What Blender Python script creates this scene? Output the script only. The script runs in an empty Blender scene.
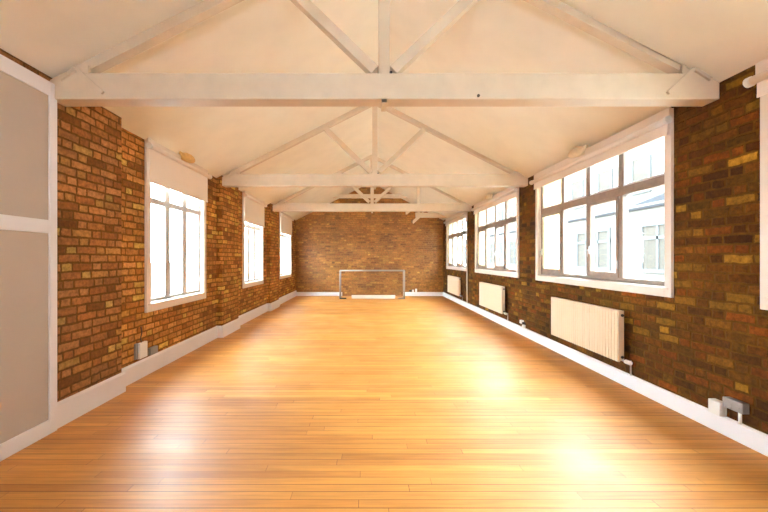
import bpy, bmesh, math, random
from mathutils import Vector, Matrix
random.seed(7)
C = bpy.context.scene.collection
sc = bpy.context.scene

# ------------------------------------------------------------------ camera
H = 1.4
cd = bpy.data.cameras.new('camera'); cam = bpy.data.objects.new('camera', cd); C.objects.link(cam)
cam.location = (0, 0, H); cam.rotation_euler = (math.radians(90), 0, 0)
cd.sensor_width = 36; cd.lens = 36 * 350 / 768
cd.shift_x = 17 / 768; cd.shift_y = 2.5 / 768
cd.clip_start = 0.02; cd.clip_end = 200
sc.camera = cam
# ------------------------------------------------------------------ world / light
w = bpy.data.worlds.new('overcast_sky'); sc.world = w; w.use_nodes = True
bg = w.node_tree.nodes['Background']
bg.inputs['Color'].default_value = (0.80, 0.965, 1.07, 1); bg.inputs['Strength'].default_value = 37.0
sc.view_settings.view_transform = 'Standard'; sc.view_settings.look = 'None'
sc.view_settings.exposure = 0.66; sc.view_settings.gamma = 1; sc.view_settings.use_curve_mapping = False
sc.cycles.max_bounces = 10; sc.cycles.diffuse_bounces = 7; sc.cycles.glossy_bounces = 4
sc.cycles.transparent_max_bounces = 12; sc.cycles.sample_clamp_indirect = 6
sc.cycles.use_denoising = True

def area(name, loc, rot, sx, sy, power=0, col=(1, 1, 1), portal=False):
    l = bpy.data.lights.new(name, 'AREA'); l.shape = 'RECTANGLE'; l.size = sx; l.size_y = sy
    l.energy = power; l.color = col
    if portal: l.cycles.is_portal = True
    o = bpy.data.objects.new(name, l); C.objects.link(o); o.location = loc; o.rotation_euler = rot
    return o
# room numbers ------------------------------------------------------
XR, XL, XP = 2.855, -2.665, -2.57        # brick faces: right, left recess, left pier
YE, YB = 13.1, -1.6                      # end wall, wall behind the camera
XC, ZR, ZE = 0.14, 4.25, 2.825            # ridge x, ridge z, eaves z
TW = 0.32
LW = [(4.19, 5.74, .75), (7.48, 8.92, .76), (10.62, 12.2, .77)]
RW = [(-.05, 2.52, 1.035), (3.254, 5.88, 1.035), (6.56, 9.19, 1.035), (9.93, 12.5, 1.035)]
WTL, WTR = 2.825, 2.80
hp = math.pi / 2
# ------------------------------------------------------------------ material helpers
def rgb(r, g, b):
    f = lambda c: (c / 255 / 12.92) if c / 255 <= .04045 else ((c / 255 + .055) / 1.055) ** 2.4
    return (f(r), f(g), f(b), 1)
class N:
    def __init__(s, name):
        s.m = bpy.data.materials.new(name); s.m.use_nodes = True
        s.t = s.m.node_tree; s.b = s.t.nodes['Principled BSDF']; s.out = s.t.nodes['Material Output']
    def node(s, kind, **kw):
        n = s.t.nodes.new(kind)
        for k, v in kw.items(): setattr(n, k, v)
        return n
    def set(s, sock, v):
        if isinstance(v, bpy.types.NodeSocket): s.t.links.new(v, sock)
        else: sock.default_value = v
    def math(s, op, a, b=0.0, c=0.0, clamp=False):
        n = s.node('ShaderNodeMath', operation=op); n.use_clamp = clamp
        s.set(n.inputs[0], a); s.set(n.inputs[1], b)
        if op in ('MULTIPLY_ADD', 'SMOOTH_MIN', 'COMPARE'): s.set(n.inputs[2], c)
        return n.outputs[0]
    def pos(s):
        g = s.node('ShaderNodeNewGeometry'); x = s.node('ShaderNodeSeparateXYZ')
        s.t.links.new(g.outputs['Position'], x.inputs[0]); return g.outputs['Position'], x.outputs
    def vec(s, x, y, z=0.0):
        n = s.node('ShaderNodeCombineXYZ')
        for i, v in enumerate((x, y, z)): s.set(n.inputs[i], v)
        return n.outputs[0]
    def noise(s, v, scale, detail=3, rough=.5):
        n = s.node('ShaderNodeTexNoise'); s.set(n.inputs['Vector'], v)
        n.inputs['Scale'].default_value = scale; n.inputs['Detail'].default_value = detail
        n.inputs['Roughness'].default_value = rough; return n.outputs['Fac']
    def white(s, v):
        n = s.node('ShaderNodeTexWhiteNoise', noise_dimensions='3D'); s.set(n.inputs['Vector'], v); return n.outputs['Value']
    def ramp(s, f, stops, interp='LINEAR'):
        n = s.node('ShaderNodeValToRGB'); s.set(n.inputs[0], f); r = n.color_ramp; r.interpolation = interp
        while len(r.elements) < len(stops): r.elements.new(.5)
        for e, (p, c) in zip(r.elements, stops): e.position = p; e.color = c
        return n.outputs[0]
    def mix(s, f, a, b, mode='MIX'):
        n = s.node('ShaderNodeMix', data_type='RGBA', blend_type=mode)
        s.set(n.inputs[0], f); s.set(n.inputs[6], a); s.set(n.inputs[7], b); return n.outputs[2]
    def mapr(s, v, a, b, c=0.0, d=1.0):
        n = s.node('ShaderNodeMapRange'); s.set(n.inputs[0], v)
        for i, q in enumerate((a, b, c, d)): s.set(n.inputs[i + 1], q)
        return n.outputs[0]
    def bump(s, h, strength=.3, dist=.01):
        n = s.node('ShaderNodeBump'); n.inputs['Strength'].default_value = strength
        n.inputs['Distance'].default_value = dist; s.set(n.inputs['Height'], h)
        s.t.links.new(n.outputs[0], s.b.inputs['Normal'])

def paint(name, col, rough=.5, var=.03, bumpy=.0, metallic=0.0, scale=3.0):
    n = N(name); p, _ = n.pos()
    f = n.noise(p, scale, 4)
    dark = tuple(c * (1 - var * 3) for c in col[:3]) + (1,); lite = tuple(min(1, c * (1 + var)) for c in col[:3]) + (1,)
    n.t.links.new(n.ramp(f, [(.3, dark), (.6, lite)]), n.b.inputs['Base Color'])
    n.b.inputs['Roughness'].default_value = rough; n.b.inputs['Metallic'].default_value = metallic
    if bumpy: n.bump(n.noise(p, 45, 5), bumpy, .004)
    return n.m

def brick(name, stops, mortar, axis='XY', stain=.35, seed=0.0, tint=(1, 1, 1, 1), tint2=None, spec=.5, rough_j=.006, rough=.85):
    n = N(name); p, o = n.pos()
    u = n.math('ADD', o[0], o[1]) if axis == 'XY' else o[0]
    jx = n.math('MULTIPLY', n.math('SUBTRACT', n.noise(p, 9, 3), .5), rough_j * 4)
    q = n.node('ShaderNodeVectorMath', operation='ADD'); n.t.links.new(p, q.inputs[0]); q.inputs[1].default_value = (3.1, 7.7, 1.3)
    jz = n.math('MULTIPLY', n.math('SUBTRACT', n.noise(q.outputs[0], 7, 3), .5), rough_j * 4)
    u = n.math('ADD', n.math('ADD', u, 40 + seed), jx); v = n.math('ADD', n.math('ADD', o[2], 4.0), jz)
    ch, P = .0755, .335
    vr = n.math('DIVIDE', v, ch); row = n.math('FLOOR', vr); fv = n.math('FRACT', vr)
    jit = n.math('MULTIPLY', n.white(n.vec(row, seed + 5.5)), .22)
    t = n.math('ADD', n.math('ADD', n.math('DIVIDE', u, P), n.math('MULTIPLY', n.math('MODULO', row, 2.0), .5)), jit)
    cell = n.math('FLOOR', t); ft = n.math('FRACT', t)
    isH = n.math('GREATER_THAN', ft, .67)
    dS = n.math('MINIMUM', ft, n.math('SUBTRACT', .67, ft)); dH = n.math('MINIMUM', n.math('SUBTRACT', ft, .67), n.math('SUBTRACT', 1.0, ft))
    du = n.math('MULTIPLY', n.math('MAXIMUM', dS, dH), P)
    dv = n.math('MULTIPLY', n.math('MINIMUM', fv, n.math('SUBTRACT', 1.0, fv)), ch)
    d = n.math('ADD', n.math('MINIMUM', du, dv), n.math('MULTIPLY', n.math('SUBTRACT', n.noise(p, 45, 4), .5), .014))
    m = n.mapr(d, .0052, .0125)
    rid = n.white(n.vec(n.math('ADD', n.math('MULTIPLY', cell, 2.0), isH), row, seed))
    rid2 = n.white(n.vec(row, n.math('ADD', n.math('MULTIPLY', cell, 2.0), isH), seed + 3.3))
    base = n.ramp(rid, stops)
    # fine mottling inside each brick, soot patches over the wall
    mot = n.mapr(n.noise(p, 26, 6, .7), .3, .7, .55, 1.45)
    col = n.mix(1.0, base, n.vec(mot, mot, mot), 'MULTIPLY')
    br = n.mapr(rid2, 0, 1, .78, 1.15); col = n.mix(1.0, col, n.vec(br, br, br), 'MULTIPLY')
    mn = n.mapr(n.noise(p, 22, 4), .3, .7, .75, 1.2)
    mc = n.mix(1.0, mortar, n.vec(mn, mn, mn), 'MULTIPLY')
    col = n.mix(m, mc, col)
    st = n.mapr(n.noise(p, 1.7, 5, .6), .35, .7, 1 - stain, 1.12)
    col = n.mix(1.0, col, n.vec(st, st, n.math('MULTIPLY', st, .97)), 'MULTIPLY')
    if tint2: tint = n.mix(n.math('GREATER_THAN', o[1], 3.668), tint, tint2)   # paler and yellower beyond the first pier
    col = n.mix(1.0, col, tint, 'MULTIPLY')
    n.b.inputs['Specular IOR Level'].default_value = spec
    n.t.links.new(col, n.b.inputs['Base Color'])
    n.b.inputs['Roughness'].default_value = rough
    hgt = n.math('ADD', n.math('MULTIPLY', m, n.mapr(rid2, 0, 1, .7, 1.2)), n.math('MULTIPLY', n.noise(p, 70, 4), .35))
    n.bump(hgt, .9, .012)
    return n.m

M = {}
M['brick_left'] = brick('brick_left_stock', [(.0, rgb(140, 84, 46)), (.15, rgb(172, 108, 68)), (.5, rgb(208, 146, 106)), (.72, rgb(180, 114, 72)), (.9, rgb(206, 150, 98)), (.97, rgb(228, 190, 124)), (1, rgb(170, 126, 70))],
                      rgb(126, 82, 36), stain=.3, seed=1, tint=(.66, .62, .44, 1), tint2=(.90, .86, .48, 1), spec=.25)
M['brick_right'] = brick('brick_right_stock', [(.0, rgb(78, 46, 24)), (.3, rgb(132, 84, 42)), (.5, rgb(110, 80, 34)), (.68, rgb(150, 84, 46)), (.84, rgb(140, 104, 58)), (.95, rgb(166, 130, 76)), (1, rgb(206, 166, 98))],
                       rgb(122, 88, 36), stain=.4, seed=11, tint=(.60, .49, .14, 1), spec=.2, rough_j=.008)
M['brick_end'] = brick('brick_end_stock', [(.0, rgb(150, 98, 60)), (.3, rgb(186, 128, 82)), (.6, rgb(200, 140, 96)), (.8, rgb(170, 106, 66)), (1, rgb(220, 170, 116))],
                     rgb(176, 132, 84), axis='X', stain=.3, seed=23, tint=(.70, .60, .27, 1), rough=.42, spec=.5)

def floor_mat():
    n = N('honey_strip_boards'); p, o = n.pos()
    W, L = .068, 1.7
    yr = n.math('DIVIDE', n.math('ADD', o[1], 20.0), W); row = n.math('FLOOR', yr); fy = n.math('FRACT', yr)
    off = n.math('MULTIPLY', n.white(n.vec(row, 1.7)), 7.0)
    xr = n.math('ADD', n.math('DIVIDE', n.math('ADD', o[0], 20.0), L), off); cell = n.math('FLOOR', xr); fx = n.math('FRACT', xr)
    rid = n.white(n.vec(cell, row, 2.0)); rr = n.white(n.vec(row, 9.0, 4.0))
    base = n.ramp(rid, [(0, rgb(196, 136, 74)), (.25, rgb(212, 152, 86)), (.6, rgb(218, 160, 94)), (.85, rgb(206, 144, 80)), (1, rgb(226, 174, 108))])
    gv = n.vec(n.math('MULTIPLY', o[0], 1.6), n.math('MULTIPLY', o[1], 34.0), rid)
    gr = n.mapr(n.noise(gv, 1.5, 5, .6), .25, .75, .74, 1.14)
    col = n.mix(1.0, base, n.vec(gr, gr, n.math('MULTIPLY', gr, .96)), 'MULTIPLY')
    # broad wear and darker stain bands along the boards
    st = n.mapr(n.noise(n.vec(n.math('MULTIPLY', o[0], .5), n.math('MULTIPLY', o[1], 2.6)), 1.3, 4, .6), .3, .68, .76, 1.08)
    col = n.mix(1.0, col, n.vec(st, n.math('POWER', st, 1.15), n.math('POWER', st, 1.4)), 'MULTIPLY')
    dy = n.math('MULTIPLY', n.math('MINIMUM', fy, n.math('SUBTRACT', 1.0, fy)), W)
    dx = n.math('MULTIPLY', n.math('MINIMUM', fx, n.math('SUBTRACT', 1.0, fx)), L)
    wob = n.math('MULTIPLY', n.noise(n.vec(n.math('MULTIPLY', o[0], 3.0), row), 1.0, 2), .0016)
    gapw = n.math('ADD', n.math('MULTIPLY', n.math('POWER', rr, 2.0), .0036), wob)
    g1 = n.math('LESS_THAN', dy, gapw); g2 = n.math('LESS_THAN', dx, .0016)
    gap = n.math('MULTIPLY', n.math('MAXIMUM', g1, g2), n.mapr(rr, 0, 1, .5, .95))
    col = n.mix(gap, col, rgb(96, 48, 18))
    col = n.mix(1.0, col, (.93, .82, .60, 1), 'MULTIPLY')
    n.t.links.new(col, n.b.inputs['Base Color'])
    n.t.links.new(n.mapr(n.noise(p, 2.2, 5), .3, .7, .38, .52), n.b.inputs['Roughness'])
    n.b.inputs['Specular IOR Level'].default_value = .5
    cup = n.math('ADD', n.math('MULTIPLY', n.math('SUBTRACT', 1.0, gap), 1.0), n.math('MULTIPLY', n.white(n.vec(row, cell, 6.0)), .35))
    n.bump(n.math('ADD', cup, n.math('MULTIPLY', n.noise(gv, 1.0, 3), .5)), .25, .002)
    return n.m
M['floor'] = floor_mat()
M['ceiling'] = paint('cream_plaster_paint', rgb(245, 239, 224), .8, .012, .15)
M['timber'] = paint('white_painted_timber', rgb(216, 198, 176), .45, .02, .3, scale=6)
M['white'] = paint('white_gloss_paint', rgb(240, 238, 240), .35, .008)
M['casing'] = paint('cream_white_window_paint', rgb(232, 218, 206), .35, .01)
M['grey_panel'] = paint('warm_grey_panel_paint', rgb(186, 172, 160), .7, .01)
M['sash'] = paint('brown_grey_sash_paint', rgb(142, 122, 108), .5, .05, scale=12)
M['sash_pale'] = paint('pale_grey_sash_paint', rgb(214, 210, 210), .5, .02)
M['blind'] = paint('cream_blind_fabric', rgb(243, 232, 222), .9, .006)
M['rad'] = paint('cream_radiator_enamel', rgb(228, 206, 176), .35, .006)
M['dark'] = paint('dark_metal', rgb(52, 40, 34), .5, .05)
M['frame_steel'] = paint('dull_grey_tube', rgb(150, 140, 134), .5, .02)
M['steel'] = paint('brushed_steel', rgb(190, 188, 190), .35, .02, metallic=.6)
M['plastic'] = paint('white_plastic', rgb(238, 234, 228), .4, .006)
M['greybox'] = paint('grey_metal_box', rgb(150, 146, 144), .4, .03, metallic=.3)
M['straw'] = paint('straw_coloured_cover', rgb(206, 164, 98), .6, .05, scale=20)
M['cream_cover'] = paint('cream_cover', rgb(224, 204, 172), .6, .03, scale=20)
M['render'] = paint('darkened_render', rgb(74, 70, 66), .9, .01)  # this and the next three are darkened to offset the over-bright sky
M['render2'] = paint('darkened_stone_render', rgb(62, 62, 62), .9, .02)
M['slate'] = paint('grey_slate', rgb(34, 34, 36), .8, .06, scale=8)
M['outglass'] = paint('dull_window_glass', rgb(54, 50, 46), .9, .03)
M['paving'] = paint('courtyard_paving', rgb(170, 166, 160), .9, .04)
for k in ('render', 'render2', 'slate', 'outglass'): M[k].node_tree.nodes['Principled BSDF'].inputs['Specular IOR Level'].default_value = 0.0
def glass(name, tint, frost=0.0, fcol=(1, 1, 1, 1)):
    n = N(name); t = n.t
    tr = n.node('ShaderNodeBsdfTransparent'); tr.inputs[0].default_value = tint
    gl = n.node('ShaderNodeBsdfGlossy'); gl.inputs['Roughness'].default_value = .02
    lw = n.node('ShaderNodeLayerWeight'); lw.inputs[0].default_value = .5
    fr = n.math('MULTIPLY_ADD', n.math('POWER', lw.outputs['Facing'], 4.0), .5, .03)
    mx = n.node('ShaderNodeMixShader'); t.links.new(fr, mx.inputs[0]); t.links.new(tr.outputs[0], mx.inputs[1]); t.links.new(gl.outputs[0], mx.inputs[2])
    last = mx
    if frost:
        tl = n.node('ShaderNodeBsdfTranslucent'); tl.inputs[0].default_value = fcol
        m2 = n.node('ShaderNodeMixShader'); m2.inputs[0].default_value = frost
        t.links.new(mx.outputs[0], m2.inputs[1]); t.links.new(tl.outputs[0], m2.inputs[2]); last = m2
    t.links.new(last.outputs[0], n.out.inputs[0]); return n.m
M['glass'] = glass('clear_glass', (.96, .98, .97, 1))
M['glass_cream'] = glass('cream_obscured_glass', (.95, .9, .72, 1), .35, (1, .93, .72, 1))

# ------------------------------------------------------------------ mesh helpers
class MB:
    def __init__(s): s.bm = bmesh.new()
    def box(s, x0, x1, y0, y1, z0, z1):
        v = [s.bm.verts.new(c) for c in [(x0,y0,z0),(x1,y0,z0),(x1,y1,z0),(x0,y1,z0),(x0,y0,z1),(x1,y0,z1),(x1,y1,z1),(x0,y1,z1)]]
        for f in [(0,3,2,1),(4,5,6,7),(0,1,5,4),(1,2,6,5),(2,3,7,6),(3,0,4,7)]: s.bm.faces.new([v[i] for i in f])
        return s
    def prism(s, poly, axis, a, b):          # poly: 2D points, extruded along axis from a to b
        def P(p, t): return {'y': (p[0], t, p[1]), 'x': (t, p[0], p[1]), 'z': (p[0], p[1], t)}[axis]
        A = [s.bm.verts.new(P(p, a)) for p in poly]; B = [s.bm.verts.new(P(p, b)) for p in poly]
        n = len(poly); s.bm.faces.new(A); s.bm.faces.new(B[::-1])
        for i in range(n): s.bm.faces.new([A[i], B[i], B[(i+1) % n], A[(i+1) % n]])
        return s
    def bar(s, p, q, wy, wn):                # bar between (x,z) points in a truss plane; y from wy[0] to wy[1]; half depth wn
        p = Vector(p); q = Vector(q); d = (q - p).normalized(); n = Vector((-d.y, d.x)) * wn
        return s.prism([tuple(p - n), tuple(q - n), tuple(q + n), tuple(p + n)], 'y', wy[0], wy[1])
    def tube(s, pts, r, seg=10):
        pts = [Vector(p) for p in pts]; rings = []
        for i, p in enumerate(pts):
            d = ((pts[min(i+1, len(pts)-1)] - p).normalized() + (p - pts[max(i-1, 0)]).normalized()).normalized()
            a = d.orthogonal().normalized() if i == 0 else (pa - d * pa.dot(d)).normalized()
            pa = a; b = d.cross(a)
            rings.append([s.bm.verts.new(p + (a * math.cos(t) + b * math.sin(t)) * r) for t in [2*math.pi*k/seg for k in range(seg)]])
        for A, B in zip(rings, rings[1:]):
            for k in range(seg): s.bm.faces.new([A[k], A[(k+1) % seg], B[(k+1) % seg], B[k]])
        s.bm.faces.new(rings[0][::-1]); s.bm.faces.new(rings[-1]); return s
    def ball(s, c, rx, ry, rz, seg=16):
        bmesh.ops.create_uvsphere(s.bm, u_segments=seg, v_segments=seg // 2, radius=1,
                                  matrix=Matrix.Translation(c) @ Matrix.Diagonal((rx, ry, rz, 1)))
        return s
    def build(s, name, mat, parent=None, bevel=0.0, smooth=False):
        bmesh.ops.recalc_face_normals(s.bm, faces=s.bm.faces)
        me = bpy.data.meshes.new(name); s.bm.to_mesh(me); s.bm.free(); me.materials.append(M[mat])
        o = bpy.data.objects.new(name, me); C.objects.link(o)
        if smooth:
            for f in me.polygons: f.use_smooth = True
        if bevel:
            m = o.modifiers.new('bevel', 'BEVEL'); m.width = bevel; m.segments = 2; m.limit_method = 'ANGLE'
        if parent:
            o.parent = parent
            o.matrix_parent_inverse = Matrix.Translation(-parent.location)
        return o
def tag(o, label, cat, group=None):
    o['label'] = label; o['category'] = cat
    if group: o['group'] = group
    return o
def thing(name, loc, label, cat, group=None):
    o = bpy.data.objects.new(name, None); C.objects.link(o); o.location = loc; o.empty_display_size = .1
    return tag(o, label, cat, group)
def struct(o): o['kind'] = 'structure'; return o
def sempty(name, loc):
    o = bpy.data.objects.new(name, None); C.objects.link(o); o.location = loc; return struct(o)

# ------------------------------------------------------------------ room shell
struct(MB().box(-3.2, 3.4, YB - .35, YE + .35, -.15, 0).build('floor', 'floor'))
def side_wall(x0, x1, wins, top, y0, y1):
    m = MB(); ys = y0
    for (a, b, z) in wins:
        i = .04                                  # the casings lap the brick by this much
        if a + i > ys: m.box(x0, x1, ys, a + i, 0, 2.92)
        m.box(x0, x1, a + i, b - i, 0, z + i); m.box(x0, x1, a + i, b - i, top - i, 2.92); ys = b - i
    m.box(x0, x1, ys, y1, 0, 2.92); return m
wl = side_wall(XL - TW, XL, LW, WTL, YB, YE)
for (a, b) in [(1.2, 3.665), (6.2, 7.0), (9.32, 10.2)]: wl.box(XL - .02, XP, a, b, 0, 2.93)
wl.box(XL-.02, XP, YB, -.2, 0, 2.93)
struct(wl.build('wall_left', 'brick_left'))
struct(side_wall(XR, XR + TW, RW, WTR, YB, YE).build('wall_right', 'brick_right'))
sl = lambda x: ZR - abs(x - XC) * ((ZR - ZE) / (XR - XC) if x > XC else (ZR - ZE) / (XC - XL))
gable = [(XL - TW, 0), (XR + TW, 0), (XR + TW, sl(XR + TW) + .1), (XC, ZR + .1), (XL - TW, sl(XL - TW) + .1)]
struct(MB().prism(gable, 'y', YE, YE + .3).build('wall_end', 'brick_end'))
bw = MB()
bw.box(XL - TW, -.5, YB - .3, YB, 0, 2.6).box(.9, XR + TW, YB - .3, YB, 0, 2.6).box(-.5, .9, YB - .3, YB, 0, 1.75)  # opening added in this unseen wall to let in fill light from behind
bw.prism([(XL - TW, 2.3), (-.5, 2.3), (.9, 2.3), (XR + TW, 2.3), (XR + TW, sl(XR + TW) + .1), (XC, ZR + .1), (XL - TW, sl(XL - TW) + .1)], 'y', YB - .3, YB)
struct(bw.build('wall_back', 'ceiling'))
c = MB()
for s, xw in ((-1, XL - TW - .1), (1, XR + TW + .1)):
    c.prism([(XC, ZR), (xw, sl(xw)), (xw, sl(xw) + .22), (XC, ZR + .24)], 'y', YB - .35, YE + .35)
struct(c.build('ceiling', 'ceiling'))

# ------------------------------------------------------------------ skirting
sk = MB()                                     # left, following the brick piers
def skl(xf, xb, a, b, h=.205):
    sk.prism([(xb, 0), (xf, 0), (xf, h - .02), (xf - .012, h), (xb, h)], 'y', a, b)
for (a, b) in [(3.692, 6.173), (7.027, 9.293), (10.227, YE)]: skl(XL + .027, XL, a, b)
for (a, b) in [(2.872, 3.692), (6.173, 7.027), (9.293, 10.227)]: skl(XP + .027, XL, a, b, .208)
struct(sk.build('baseboard_left', 'white'))
sk = MB(); sk.prism([(XR, 0), (XR - .025, 0), (XR - .025, .13), (XR - .012, .145), (XR, .145)], 'y', YB, YE)
struct(sk.build('baseboard_right', 'white'))
sk = MB()
for (a, b) in [(XL + .027, -.93), (1.36, XR - .025)]: sk.prism([(YE, 0), (YE - .025, 0), (YE - .025, .13), (YE - .012, .145), (YE, .145)], 'x', a, b)
struct(sk.build('baseboard_end', 'white'))

# ------------------------------------------------------------------ windows
def ring(m, xa, xb, y0, y1, z0, z1, t, tb=None, tt=None):   # a rectangular frame in the y-z plane
    tb = t if tb is None else tb; tt = t if tt is None else tt
    xa, xb = min(xa, xb), max(xa, xb)
    m.box(xa, xb, y0, y0 + t, z0, z1); m.box(xa, xb, y1 - t, y1, z0, z1)
    m.box(xa, xb, y0 + t, y1 - t, z0, z0 + tb); m.box(xa, xb, y0 + t, y1 - t, z1 - tt, z1); return m
def right_window(i, y0, y1, z0):
    W = sempty('window_%d' % i, (XR, (y0 + y1) / 2, z0)); s = XR
    z1 = WTR
    ring(MB(), s - .028, s, y0, y1, z0, z1, .075).build('casing', 'casing', W, .004)
    lin = MB(); ring(lin, s - .005, s + TW + .01, y0 + .04, y1 - .04, z0 + .04, z1 - .04, .03)
    lin.build('lining', 'casing', W)
    MB().prism([(s - .04, z0 + .075), (s - .04, z0 + .088), (s + .10, z0 + .10), (s + .10, z0 + .075)], 'y', y0 + .03, y1 - .03).build('sill', 'casing', W, .003)
    a, b, c0, c1 = y0 + .08, y1 - .08, z0 + .10, z1 - .08; xf, xb = s + .03, s + .09; zt = 2.16
    ring(MB(), xf, xb, a, b, c0, c1, .045).build('sash_frame', 'sash', W, .004)
    ys = [a + .045 + (b - a - .09) * k / 4 for k in range(5)]
    for k in (1, 2, 3): MB().box(xf - .006, xb, ys[k] - .03, ys[k] + .03, c0 + .04, c1 - .04).build('mullion', 'sash', W, .004)
    MB().box(xf - .012, xb - .002, a + .04, b - .04, zt - .045, zt + .05).build('transom', 'sash', W, .006)
    for k in range(4):
        ya, yb = ys[k] + (.03 if k else 0), ys[k + 1] - (.03 if k < 3 else 0)
        # k counts from the camera: 1 and 3 are the opening casements
        if k in (1, 3):
            cs = ring(MB(), xf - .014, xb - .02, ya, yb, c0 + .045, zt - .045, .04, .06).build('casement', 'sash', W, .004)
            MB().tube([(xf - .02, yb - .018, 1.50), (xf - .05, yb - .018, 1.52), (xf - .05, yb - .02, 1.42)], .009, 8).build('handle', 'steel', cs, smooth=True)
            MB().box(xf - .022, xf - .014, yb - .03, yb - .006, 1.46, 1.56).build('handle_plate', 'steel', cs)
            MB().box(xf - .02, xf - .012, ya, ya + .02, c0 + .15, c0 + .24).build('hinge', 'steel', cs)
            gl, o = (ya + .04, yb - .04, c0 + .105, zt - .085), cs
        else: gl, o = (ya, yb, c0 + .045, zt - .045), W
        MB().box(xf + .02, xf + .026, *gl).build('pane', 'glass_cream' if k == 3 else 'glass', o)
        q = ring(MB(), xf + .002, xb - .02, ya, yb, zt + .05, c1 - .045, .018).build('fanlight_frame', 'sash_pale', W)
        MB().box(xf + .02, xf + .026, ya + .018, yb - .018, zt + .068, c1 - .063).build('pane', 'glass_cream' if k == 3 else 'glass', q)
    return W
def left_window(i, y0, y1, z0):
    W = sempty('window_%d' % i, (XL, (y0 + y1) / 2, z0)); s = XL; z1 = WTL
    ring(MB(), s, s + .03, y0, y1, z0, z1, .085).build('casing', 'casing', W, .004)
    ring(MB(), s - TW - .01, s + .005, y0 + .04, y1 - .04, z0 + .04, z1 - .04, .04).build('lining', 'casing', W)
    MB().prism([(s + .04, z0 + .085), (s + .04, z0 + .10), (s - .06, z0 + .115), (s - .06, z0 + .085)], 'y', y0 + .03, y1 - .03).build('sill', 'casing', W, .003)
    a, b, c0, c1 = y0 + .08, y1 - .08, z0 + .115, z1 - .08; xb, xf = s - .09, s - .04; zt = 2.13
    ring(MB(), xb + .02, xf, a, b, c0, c1, .035).build('sash_frame', 'sash_pale', W, .003)
    ys = [a + .03 + (b - a - .06) * k / 3 for k in range(4)]
    for k in (1, 2): MB().box(xf - .018, xf + .004, ys[k] - .055, ys[k] + .055, c0 + .03, c1 - .03).build('mullion', 'sash_pale', W, .003)
    MB().box(xb, xf + .012, a + .03, b - .03, zt - .035, zt + .035).build('transom', 'sash_pale', W, .004)
    for k in range(3):
        ya, yb = ys[k] + (.022 if k else 0), ys[k+1] - (.022 if k < 2 else 0)
        st = MB().tube([(xf + .014, ya + .12, zt - .005), (xf + .03, ya + .16, zt - .02), (xf + .02, ya + .30, zt - .01)], .007, 6).build('stay', 'steel', W)
        MB().box(xb + .02, xb + .026, ya, yb, c0 + .03, zt - .035).build('pane', 'glass', W)
        MB().box(xb + .02, xb + .026, ya, yb, zt + .035, c1 - .03).build('pane', 'glass', W)
    return W
for i, wv in enumerate(LW): left_window(i + 1, *wv)
for i, wv in enumerate(RW): right_window(i + 4, *wv)
# ------------------------------------------------------------------ roller blinds
def blind(side, y0, y1, ztop, ztube, zbot, label):
    s = XL if side < 0 else XR; d = -side           # d points into the room
    T = thing('roller_blind', (s + d * .06, (y0 + y1) / 2, zbot), label, 'blind', 'roller blinds above the windows')
    xs = sorted((s + d * .028, s + d * .05)); MB().box(xs[0], xs[1], y0 - .005, y1 + .01, ztube + .035, ztop).build('headboard', 'casing', T, .003)
    xt = s + d * .078
    MB().tube([(xt, y0 + .0, ztube), (xt, y1 + .0, ztube)], .03, 16).build('roller_tube', 'blind', T, smooth=True)
    for yy in (y0 - .035, y1 + .005): 
        MB().tube([(xt, yy, ztube), (xt, yy + .03, ztube)], .036, 14).build('end_bracket', 'plastic', T)
    xf = s + d * .05
    xs = sorted((xf, xf + d * .004)); MB().box(xs[0], xs[1], y0 + .01, y1 - .005, zbot, ztube).build('fabric', 'blind', T)
    xs = sorted((xf - d * .004, xf + d * .008)); MB().box(xs[0], xs[1], y0 + .01, y1 - .005, zbot - .012, zbot + .014).build('bottom_bar', 'blind', T, .003)
    return T
lbl = ['cream roller blind half drawn over the nearest left window', 'cream roller blind on the middle window of the left wall', 'cream roller blind on the left window next to the end wall']
for (a, b, z), zb, l in zip(LW, (2.33, 2.20, 2.20), lbl): blind(-1, a, b, WTL + .02, 2.745, zb, l)
lbl = ['cream roller blind on the window cut off by the right edge of the photo', 'rolled-up cream blind over the large right window, the nearest one seen whole', 'rolled-up cream blind over the middle right window', 'rolled-up cream blind over the right window next to the end wall']
for (a, b, z), l in zip(RW, lbl): blind(1, a, b, WTR + .005, 2.68, 2.565, l)

# ------------------------------------------------------------------ light fittings over the windows
def fitting(side, y, mat, label):
    s = (XL if side < 0 else XR); d = -side; x = s + d * .10; z = 2.83 if side < 0 else 2.79
    T = thing('wall_light', (s + d * .05, y, z - .05), label, 'light fitting', 'small fittings over the window heads')
    xs = sorted((s + d * .05, s + d * .07)); MB().box(xs[0], xs[1], y - .06, y + .06, z - .05, z + .03).build('back_plate', mat, T, .004)
    h = MB(); h.ball((x + d * .02, y, z), .062, .17, .062, 20); h.build('head', mat, T, smooth=True)
    MB().tube([(x + d * .02, y - .21, z + .012), (x + d * .02, y - .09, z + .004)], .022, 10).build('end_cap', mat, T, smooth=True)
    return T
fitting(-1, 4.98, 'straw', 'straw-coloured rounded fitting over the nearest left window')
fitting(1, 4.57, 'cream_cover', 'cream rounded fitting over the large right window with four panes')
fitting(1, 7.87, 'cream_cover', 'cream rounded fitting over the middle right window')

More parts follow.
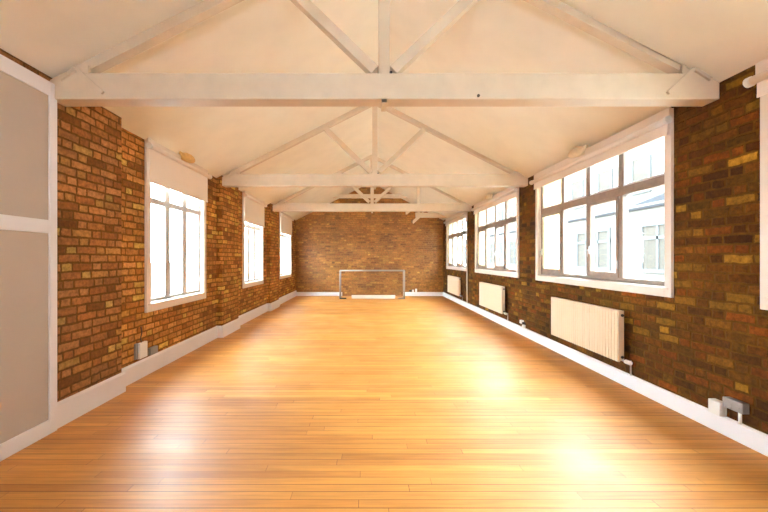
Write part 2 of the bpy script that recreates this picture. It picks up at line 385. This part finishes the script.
# ------------------------------------------------------------------ roof trusses
def truss(y, label, straps=True):
    ya, yb = y, y + .15
    xl = XP if y < 9 or True else XL
    T = thing('roof_truss', (XC, y + .075, 2.69), label, 'roof truss', 'white timber roof trusses')
    MB().prism([(XP, 2.69), (XR, 2.69), (XR, 2.825), (XR - .15, 2.9), (XP + .10, 2.9), (XP, 2.845)], 'y', ya, yb).build('tie_beam', 'timber', T, .008)
    for sx, xe in ((-1, XP), (1, XR)):
        k = (ZR - ZE) / (XR - XC) if sx > 0 else (ZR - ZE) / (XC - XL)
        top = lambda x: ZR - .004 - abs(x - XC) * k
        x0 = xe - sx * .26; x1 = XC + sx * .045
        MB().prism([(x0, 2.905), (x0 + sx * .12, 2.905), (x0 + sx * .12, top(x0 + sx * .12)), (x1, top(x1)), (x1, top(x1) - .09), (x0, top(x0) - .09 if top(x0) - .09 > 2.905 else 2.906)], 'y', ya + .02, ya + .10).build('rafter', 'timber', T)
        xm = XC + sx * .88
        MB().bar((XC + sx * .075, 2.945), (xm, top(xm) - .08), (ya + .03, yb - .03), .042).build('strut', 'timber', T, .004)
        if straps:
            f = (ya - .008, ya + .001)
            st = MB()
            xa = -2.345 if sx < 0 else 2.64
            st.bar((xa, 2.93), (xa - sx * .215, 2.735), (ya - .018, ya + .001), .013); st.bar((xa, 2.93), (xa + sx * .13, 2.845), (ya - .018, ya + .001), .013)
            st.build('heel_strap', 'timber', T)
            MB().box(xa - sx * .075 - .016, xa - sx * .075 + .016, ya + .0, ya + .03, 2.9, 2.965).build('wedge', 'timber', T)
    MB().box(XC - .045, XC + .045, ya + .02, yb - .02, 2.902, ZR - .02).build('king_post', 'timber', T, .004)
    MB().box(XC - .02, XC + .02, ya - .01, ya + .0, 2.66, 2.95).box(XC - .02, XC + .02, ya - .01, yb + .01, 2.655, 2.688).build('stirrup', 'timber', T)
    MB().tube([(XC + .055, ya + .015, 2.915), (XC + .055, ya + .035, 2.915)], .012, 8).build('bolt', 'dark', T)
    return T
t1 = truss(2.83, 'nearest white timber roof truss, its wide tie beam crossing the top')
MB().tube([(.90, 2.822, 2.715), (.90, 2.835, 2.715)], .012, 8).build('bolt_hole', 'dark', t1)
truss(6.2, 'middle white timber roof truss with king post and two struts')
t3 = truss(9.52, 'furthest full white roof truss before the brick end wall')
MB().box(1.36, 1.44, 9.54, 9.60, 2.902, sl(1.44) - .07).build('queen_post', 'timber', t3, .003)
MB().prism([(1.06, 2.69), (1.20, 2.69), (1.10, 2.61), (1.06, 2.61)], 'y', 9.54, 9.62).build('cleat', 'timber', t3)
# collar and the cut tie by the end wall
o = MB().prism([(-1.24, 3.56), (1.50, 3.56), (1.24, 3.69), (-.99, 3.69)], 'y', 12.45, 12.57).build('collar_beam', 'timber', None, .004)
tag(o, 'white collar beam high up just before the brick gable', 'roof beam')
T = thing('cut_tie_beam', (2.3, 12.4, 2.86), 'short white beam stub braced from the right wall before the end wall', 'roof beam')
MB().prism([(1.72, 2.86), (XR, 2.84), (XR, 2.86), (2.6, 3.0), (1.72, 3.03)], 'y', 12.35, 12.47).build('beam', 'timber', T, .004)
MB().box(1.80, 1.88, 12.36, 12.46, 3.03, sl(1.88) - .0).build('post', 'timber', T, .004)
MB().bar((1.60, 2.66), (2.0, 3.02), (12.30, 12.35), .05).build('brace', 'timber', T, .004)
MB().box(1.57, 1.60, 12.29, 12.36, 2.66, 2.76).build('bracket_end', 'dark', T)

# ------------------------------------------------------------------ partition panel on the left
T = thing('partition_panel', (-2.56, 1.9, 0), 'tall white-framed grey panel standing at the left edge', 'partition')
px0, px1 = XP, -2.525
ya, yb = .3, 2.855
MB().box(px0, px1, yb - .065, yb, 0, 2.81).build('stile', 'white', T, .003)
MB().box(px0, px1, ya, ya + .065, 0, 2.81).build('stile', 'white', T, .003)
for (z0, z1) in ((0, .115), (1.60, 1.706), (2.70, 2.81)):
    MB().box(px0, px1, ya + .065, yb - .065, z0, z1).build('rail', 'white', T, .003)
for (z0, z1) in ((.115, 1.60), (1.706, 2.70)):
    MB().box(px0, px1 - .015, ya + .065, yb - .065, z0, z1).build('grey_panel', 'grey_panel', T)

# ------------------------------------------------------------------ radiators
def radiator(y0, y1, label):
    T = thing('radiator', (2.77, (y0 + y1) / 2, .27), label, 'radiator', 'radiators under the right windows')
    x0, x1, z0, z1 = 2.73, 2.755, .275, .83
    m = MB(); n = int(round((y1 - y0) / .048)); st = (y1 - y0) / n; poly = []
    for k in range(n):                           # fluted front plate
        a = y0 + k * st
        poly += [(x0 + .009, a), (x0 + .009, a + st * .18), (x0, a + st * .34), (x0, a + st * .82)]
    poly += [(x0 + .009, y1), (x1, y1), (x1, y0)]
    m.prism(poly, 'z', z0, z1)
    m.build('front_plate', 'rad', T)
    MB().box(x1, 2.80, y0, y0 + .012, z0 + .01, z1).build('side_cover', 'rad', T, .003); MB().box(x1, 2.80, y1 - .012, y1, z0 + .01, z1).build('side_cover', 'rad', T, .003)
    g = MB()
    k = y0 + .03
    while k < y1 - .03: g.box(x1, 2.80, k, k + .008, z1 - .008, z1); k += .024
    g.build('top_grille', 'rad', T)
    MB().box(2.79, 2.805, y0 + .012, y1 - .012, z0 + .01, z1 - .012).build('back_plate', 'rad', T)
    for z in (z0 + .05, z1 - .05):
        MB().tube([(2.778, y0 - .006, z), (2.778, y0 + .002, z)], .016, 10).build('plug', 'dark', T)
    for yy in (y0 + .25, y1 - .25): MB().box(2.805, XR - .001, yy - .015, yy + .015, z0 + .08, z1 - .08).build('wall_bracket', 'steel', T)
    v = MB(); v.tube([(2.778, y0 - .005, z0 + .02), (2.778, y0 - .05, z0 + .02)], .012, 8)
    v.tube([(2.778, y0 - .05, z0 + .02), (2.835, y0 - .05, z0 + .02), (2.835, y0 - .05, .145)], .009, 8); v.build('pipe', 'steel', T)
    MB().tube([(2.775, y0 - .055, z0 + .02), (2.775, y0 - .125, z0 + .02)], .022, 12).build('valve', 'plastic', T, smooth=True)
    return T
radiator(3.81, 5.2, 'cream ribbed radiator nearest the camera under the large right window')
radiator(7.1, 8.52, 'cream radiator under the middle right window')
radiator(10.45, 11.87, 'cream radiator next to the brick end wall')

# ------------------------------------------------------------------ sockets, cables, pipe
T = thing('wall_socket', (XR - .03, 2.66, .15), 'grey metal socket box with white pipe on the right skirting', 'socket')
MB().box(XR - .055, XR, 2.61, 2.76, .235, .315).build('box', 'greybox', T, .006)
MB().tube([(XR - .025, 2.655, .145), (XR - .025, 2.655, .236)], .011, 10).build('conduit', 'plastic', T, smooth=True)
for y in (2.63, 2.69): MB().box(XR - .058, XR - .055, y, y + .03, .25, .28).build('switch', 'greybox', T)
tag(MB().box(XR - .06, XR, 2.775, 2.87, .146, .255).build('junction_box', 'plastic', None, .005), 'small white box on the right skirting beside a grey socket box', 'junction box')
T = thing('wall_socket', (XL + .02, 4.12, .21), 'white socket box with a black cable on the left wall', 'socket')
MB().box(XL, XL + .04, 4.05, 4.19, .232, .415).build('box', 'plastic', T, .006)
MB().box(XL, XL + .02, 4.0, 4.05, .24, .42).build('back_plate', 'greybox', T, .003)
MB().tube([(XL + .012, 4.115, .415), (XL + .012, 4.10, .46), (XL + .012, 4.125, .53), (XL + .01, 4.11, .6)], .006, 6).build('cable', 'dark', T)
tag(MB().box(XL, XL + .045, 4.24, 4.39, .225, .31).build('cable_box', 'greybox', None, .004), 'low grey box on the left skirting beside the white socket', 'junction box')
T = thing('wall_socket', (XR - .02, 6.35, .15), 'tiny white socket above the right skirting between two radiators', 'socket')
MB().box(XR - .04, XR, 6.3, 6.36, .15, .20).build('box', 'plastic', T, .003)
MB().box(XR - .045, XR - .0, 6.37, 6.45, .21, .27).build('plug', 'plastic', T, .003)
MB().box(XR - .045, XR, 6.30, 6.35, .21, .25).build('plug', 'dark', T, .003)
tag(MB().tube([(XR - .03, 9.88, .145), (XR - .03, 9.88, 2.6)], .018, 8).build('heating_pipe', 'casing', None, smooth=True), 'thin upright white pipe beside the furthest right window', 'pipe')
T = thing('wall_socket', (1.72, 13.08, .15), 'white and dark plugs low on the end wall right of the frame', 'socket')
MB().box(1.80, 1.87, YE - .05, YE, .15, .27).build('plug', 'plastic', T, .004)
MB().box(1.58, 1.66, YE - .04, YE, .15, .23).build('plug', 'dark', T, .004)
MB().box(1.69, 1.75, YE - .04, YE, .15, .23).build('plug', 'plastic', T, .004)

# ------------------------------------------------------------------ low metal frame before the end wall
T = thing('metal_frame', (.2, 12.15, 0), 'low steel-tube frame like a small goal before the end wall', 'frame')
xa, xb, zt = -.93, 1.29, .985
for x in (xa, xb):
    MB().tube([(x, 12.05, 0), (x, 12.05, zt)], .022, 10).build('post', 'frame_steel', T, smooth=True)
    MB().tube([(x, 12.45, 0), (x, 12.45, zt)], .015, 10).build('post', 'frame_steel', T, smooth=True)
    MB().tube([(x, 12.05, zt), (x, 12.45, zt)], .02, 8).build('side_rail', 'frame_steel', T, smooth=True)
    MB().tube([(x, 12.05, .03), (x + (.22 if x < 0 else -.22), 12.0, .03)], .025, 8).build('foot', 'dark' if x < 0 else 'sash', T, smooth=True)
MB().tube([(xa, 12.05, zt), (xb, 12.05, zt)], .024, 10).build('top_rail', 'frame_steel', T, smooth=True)
MB().tube([(xa, 12.45, zt), (xb, 12.45, zt)], .012, 10).build('back_rail', 'frame_steel', T, smooth=True)
MB().box(-.53, .97, 12.03, 12.07, .02, .14).build('base_board', 'casing', T, .005)

# ------------------------------------------------------------------ outside, right: courtyard and neighbours
GZ = -1.0
struct(MB().box(-14, XL - TW - .05, -12, 40, GZ - .1, GZ).box(XR + TW + .05, 22, -12, 40, GZ - .1, GZ).build('courtyard_ground', 'paving'))
T = thing('neighbouring_building', (9.5, 12, GZ), 'low white building with sash windows and slate roof seen through the right windows', 'building')
wins = []
y = 2.4
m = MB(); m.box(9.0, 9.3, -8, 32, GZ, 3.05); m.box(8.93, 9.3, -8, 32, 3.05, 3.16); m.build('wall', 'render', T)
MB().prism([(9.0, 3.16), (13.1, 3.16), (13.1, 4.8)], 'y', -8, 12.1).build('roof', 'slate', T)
MB().box(8.9, 9.0, -8, 32, 3.0, 3.08).build('gutter', 'slate', T)
while y < 31:
    f = ring(MB(), 8.94, 9.0, y, y + 2.1, .95, 2.55, .12); f.box(8.95, 9, y + .66, y + .74, 1, 2.5).box(8.95, 9, y + 1.36, y + 1.44, 1, 2.5).box(8.95, 9, y, y + 2.1, 2.0, 2.1)
    fo = f.build('window_frame', 'render2', T)
    MB().box(8.98, 9.0, y + .12, y + 1.98, 1.07, 2.43).build('window_glass', 'outglass', fo)
    y += 3.5
T = thing('neighbouring_building', (14, 12, GZ), 'tall pale building rising behind the low white one through the right windows', 'building')
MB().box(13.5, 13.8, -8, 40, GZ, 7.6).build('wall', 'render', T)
for z in (4.6,):
    y = 1.0
    while y < 38:
        fo = ring(MB(), 13.42, 13.5, y, y + 1.2, z, z + 1.9, .1).build('window_frame', 'render2', T)
        MB().box(13.46, 13.5, y + .1, y + 1.1, z + .1, z + 1.8).build('window_glass', 'outglass', fo); y += 2.6
# outside, left: boundary wall in the darkened render
struct(MB().box(-12.3, -12.0, -8, 34, GZ, 1.2).build('wall_courtyard_left', 'render'))
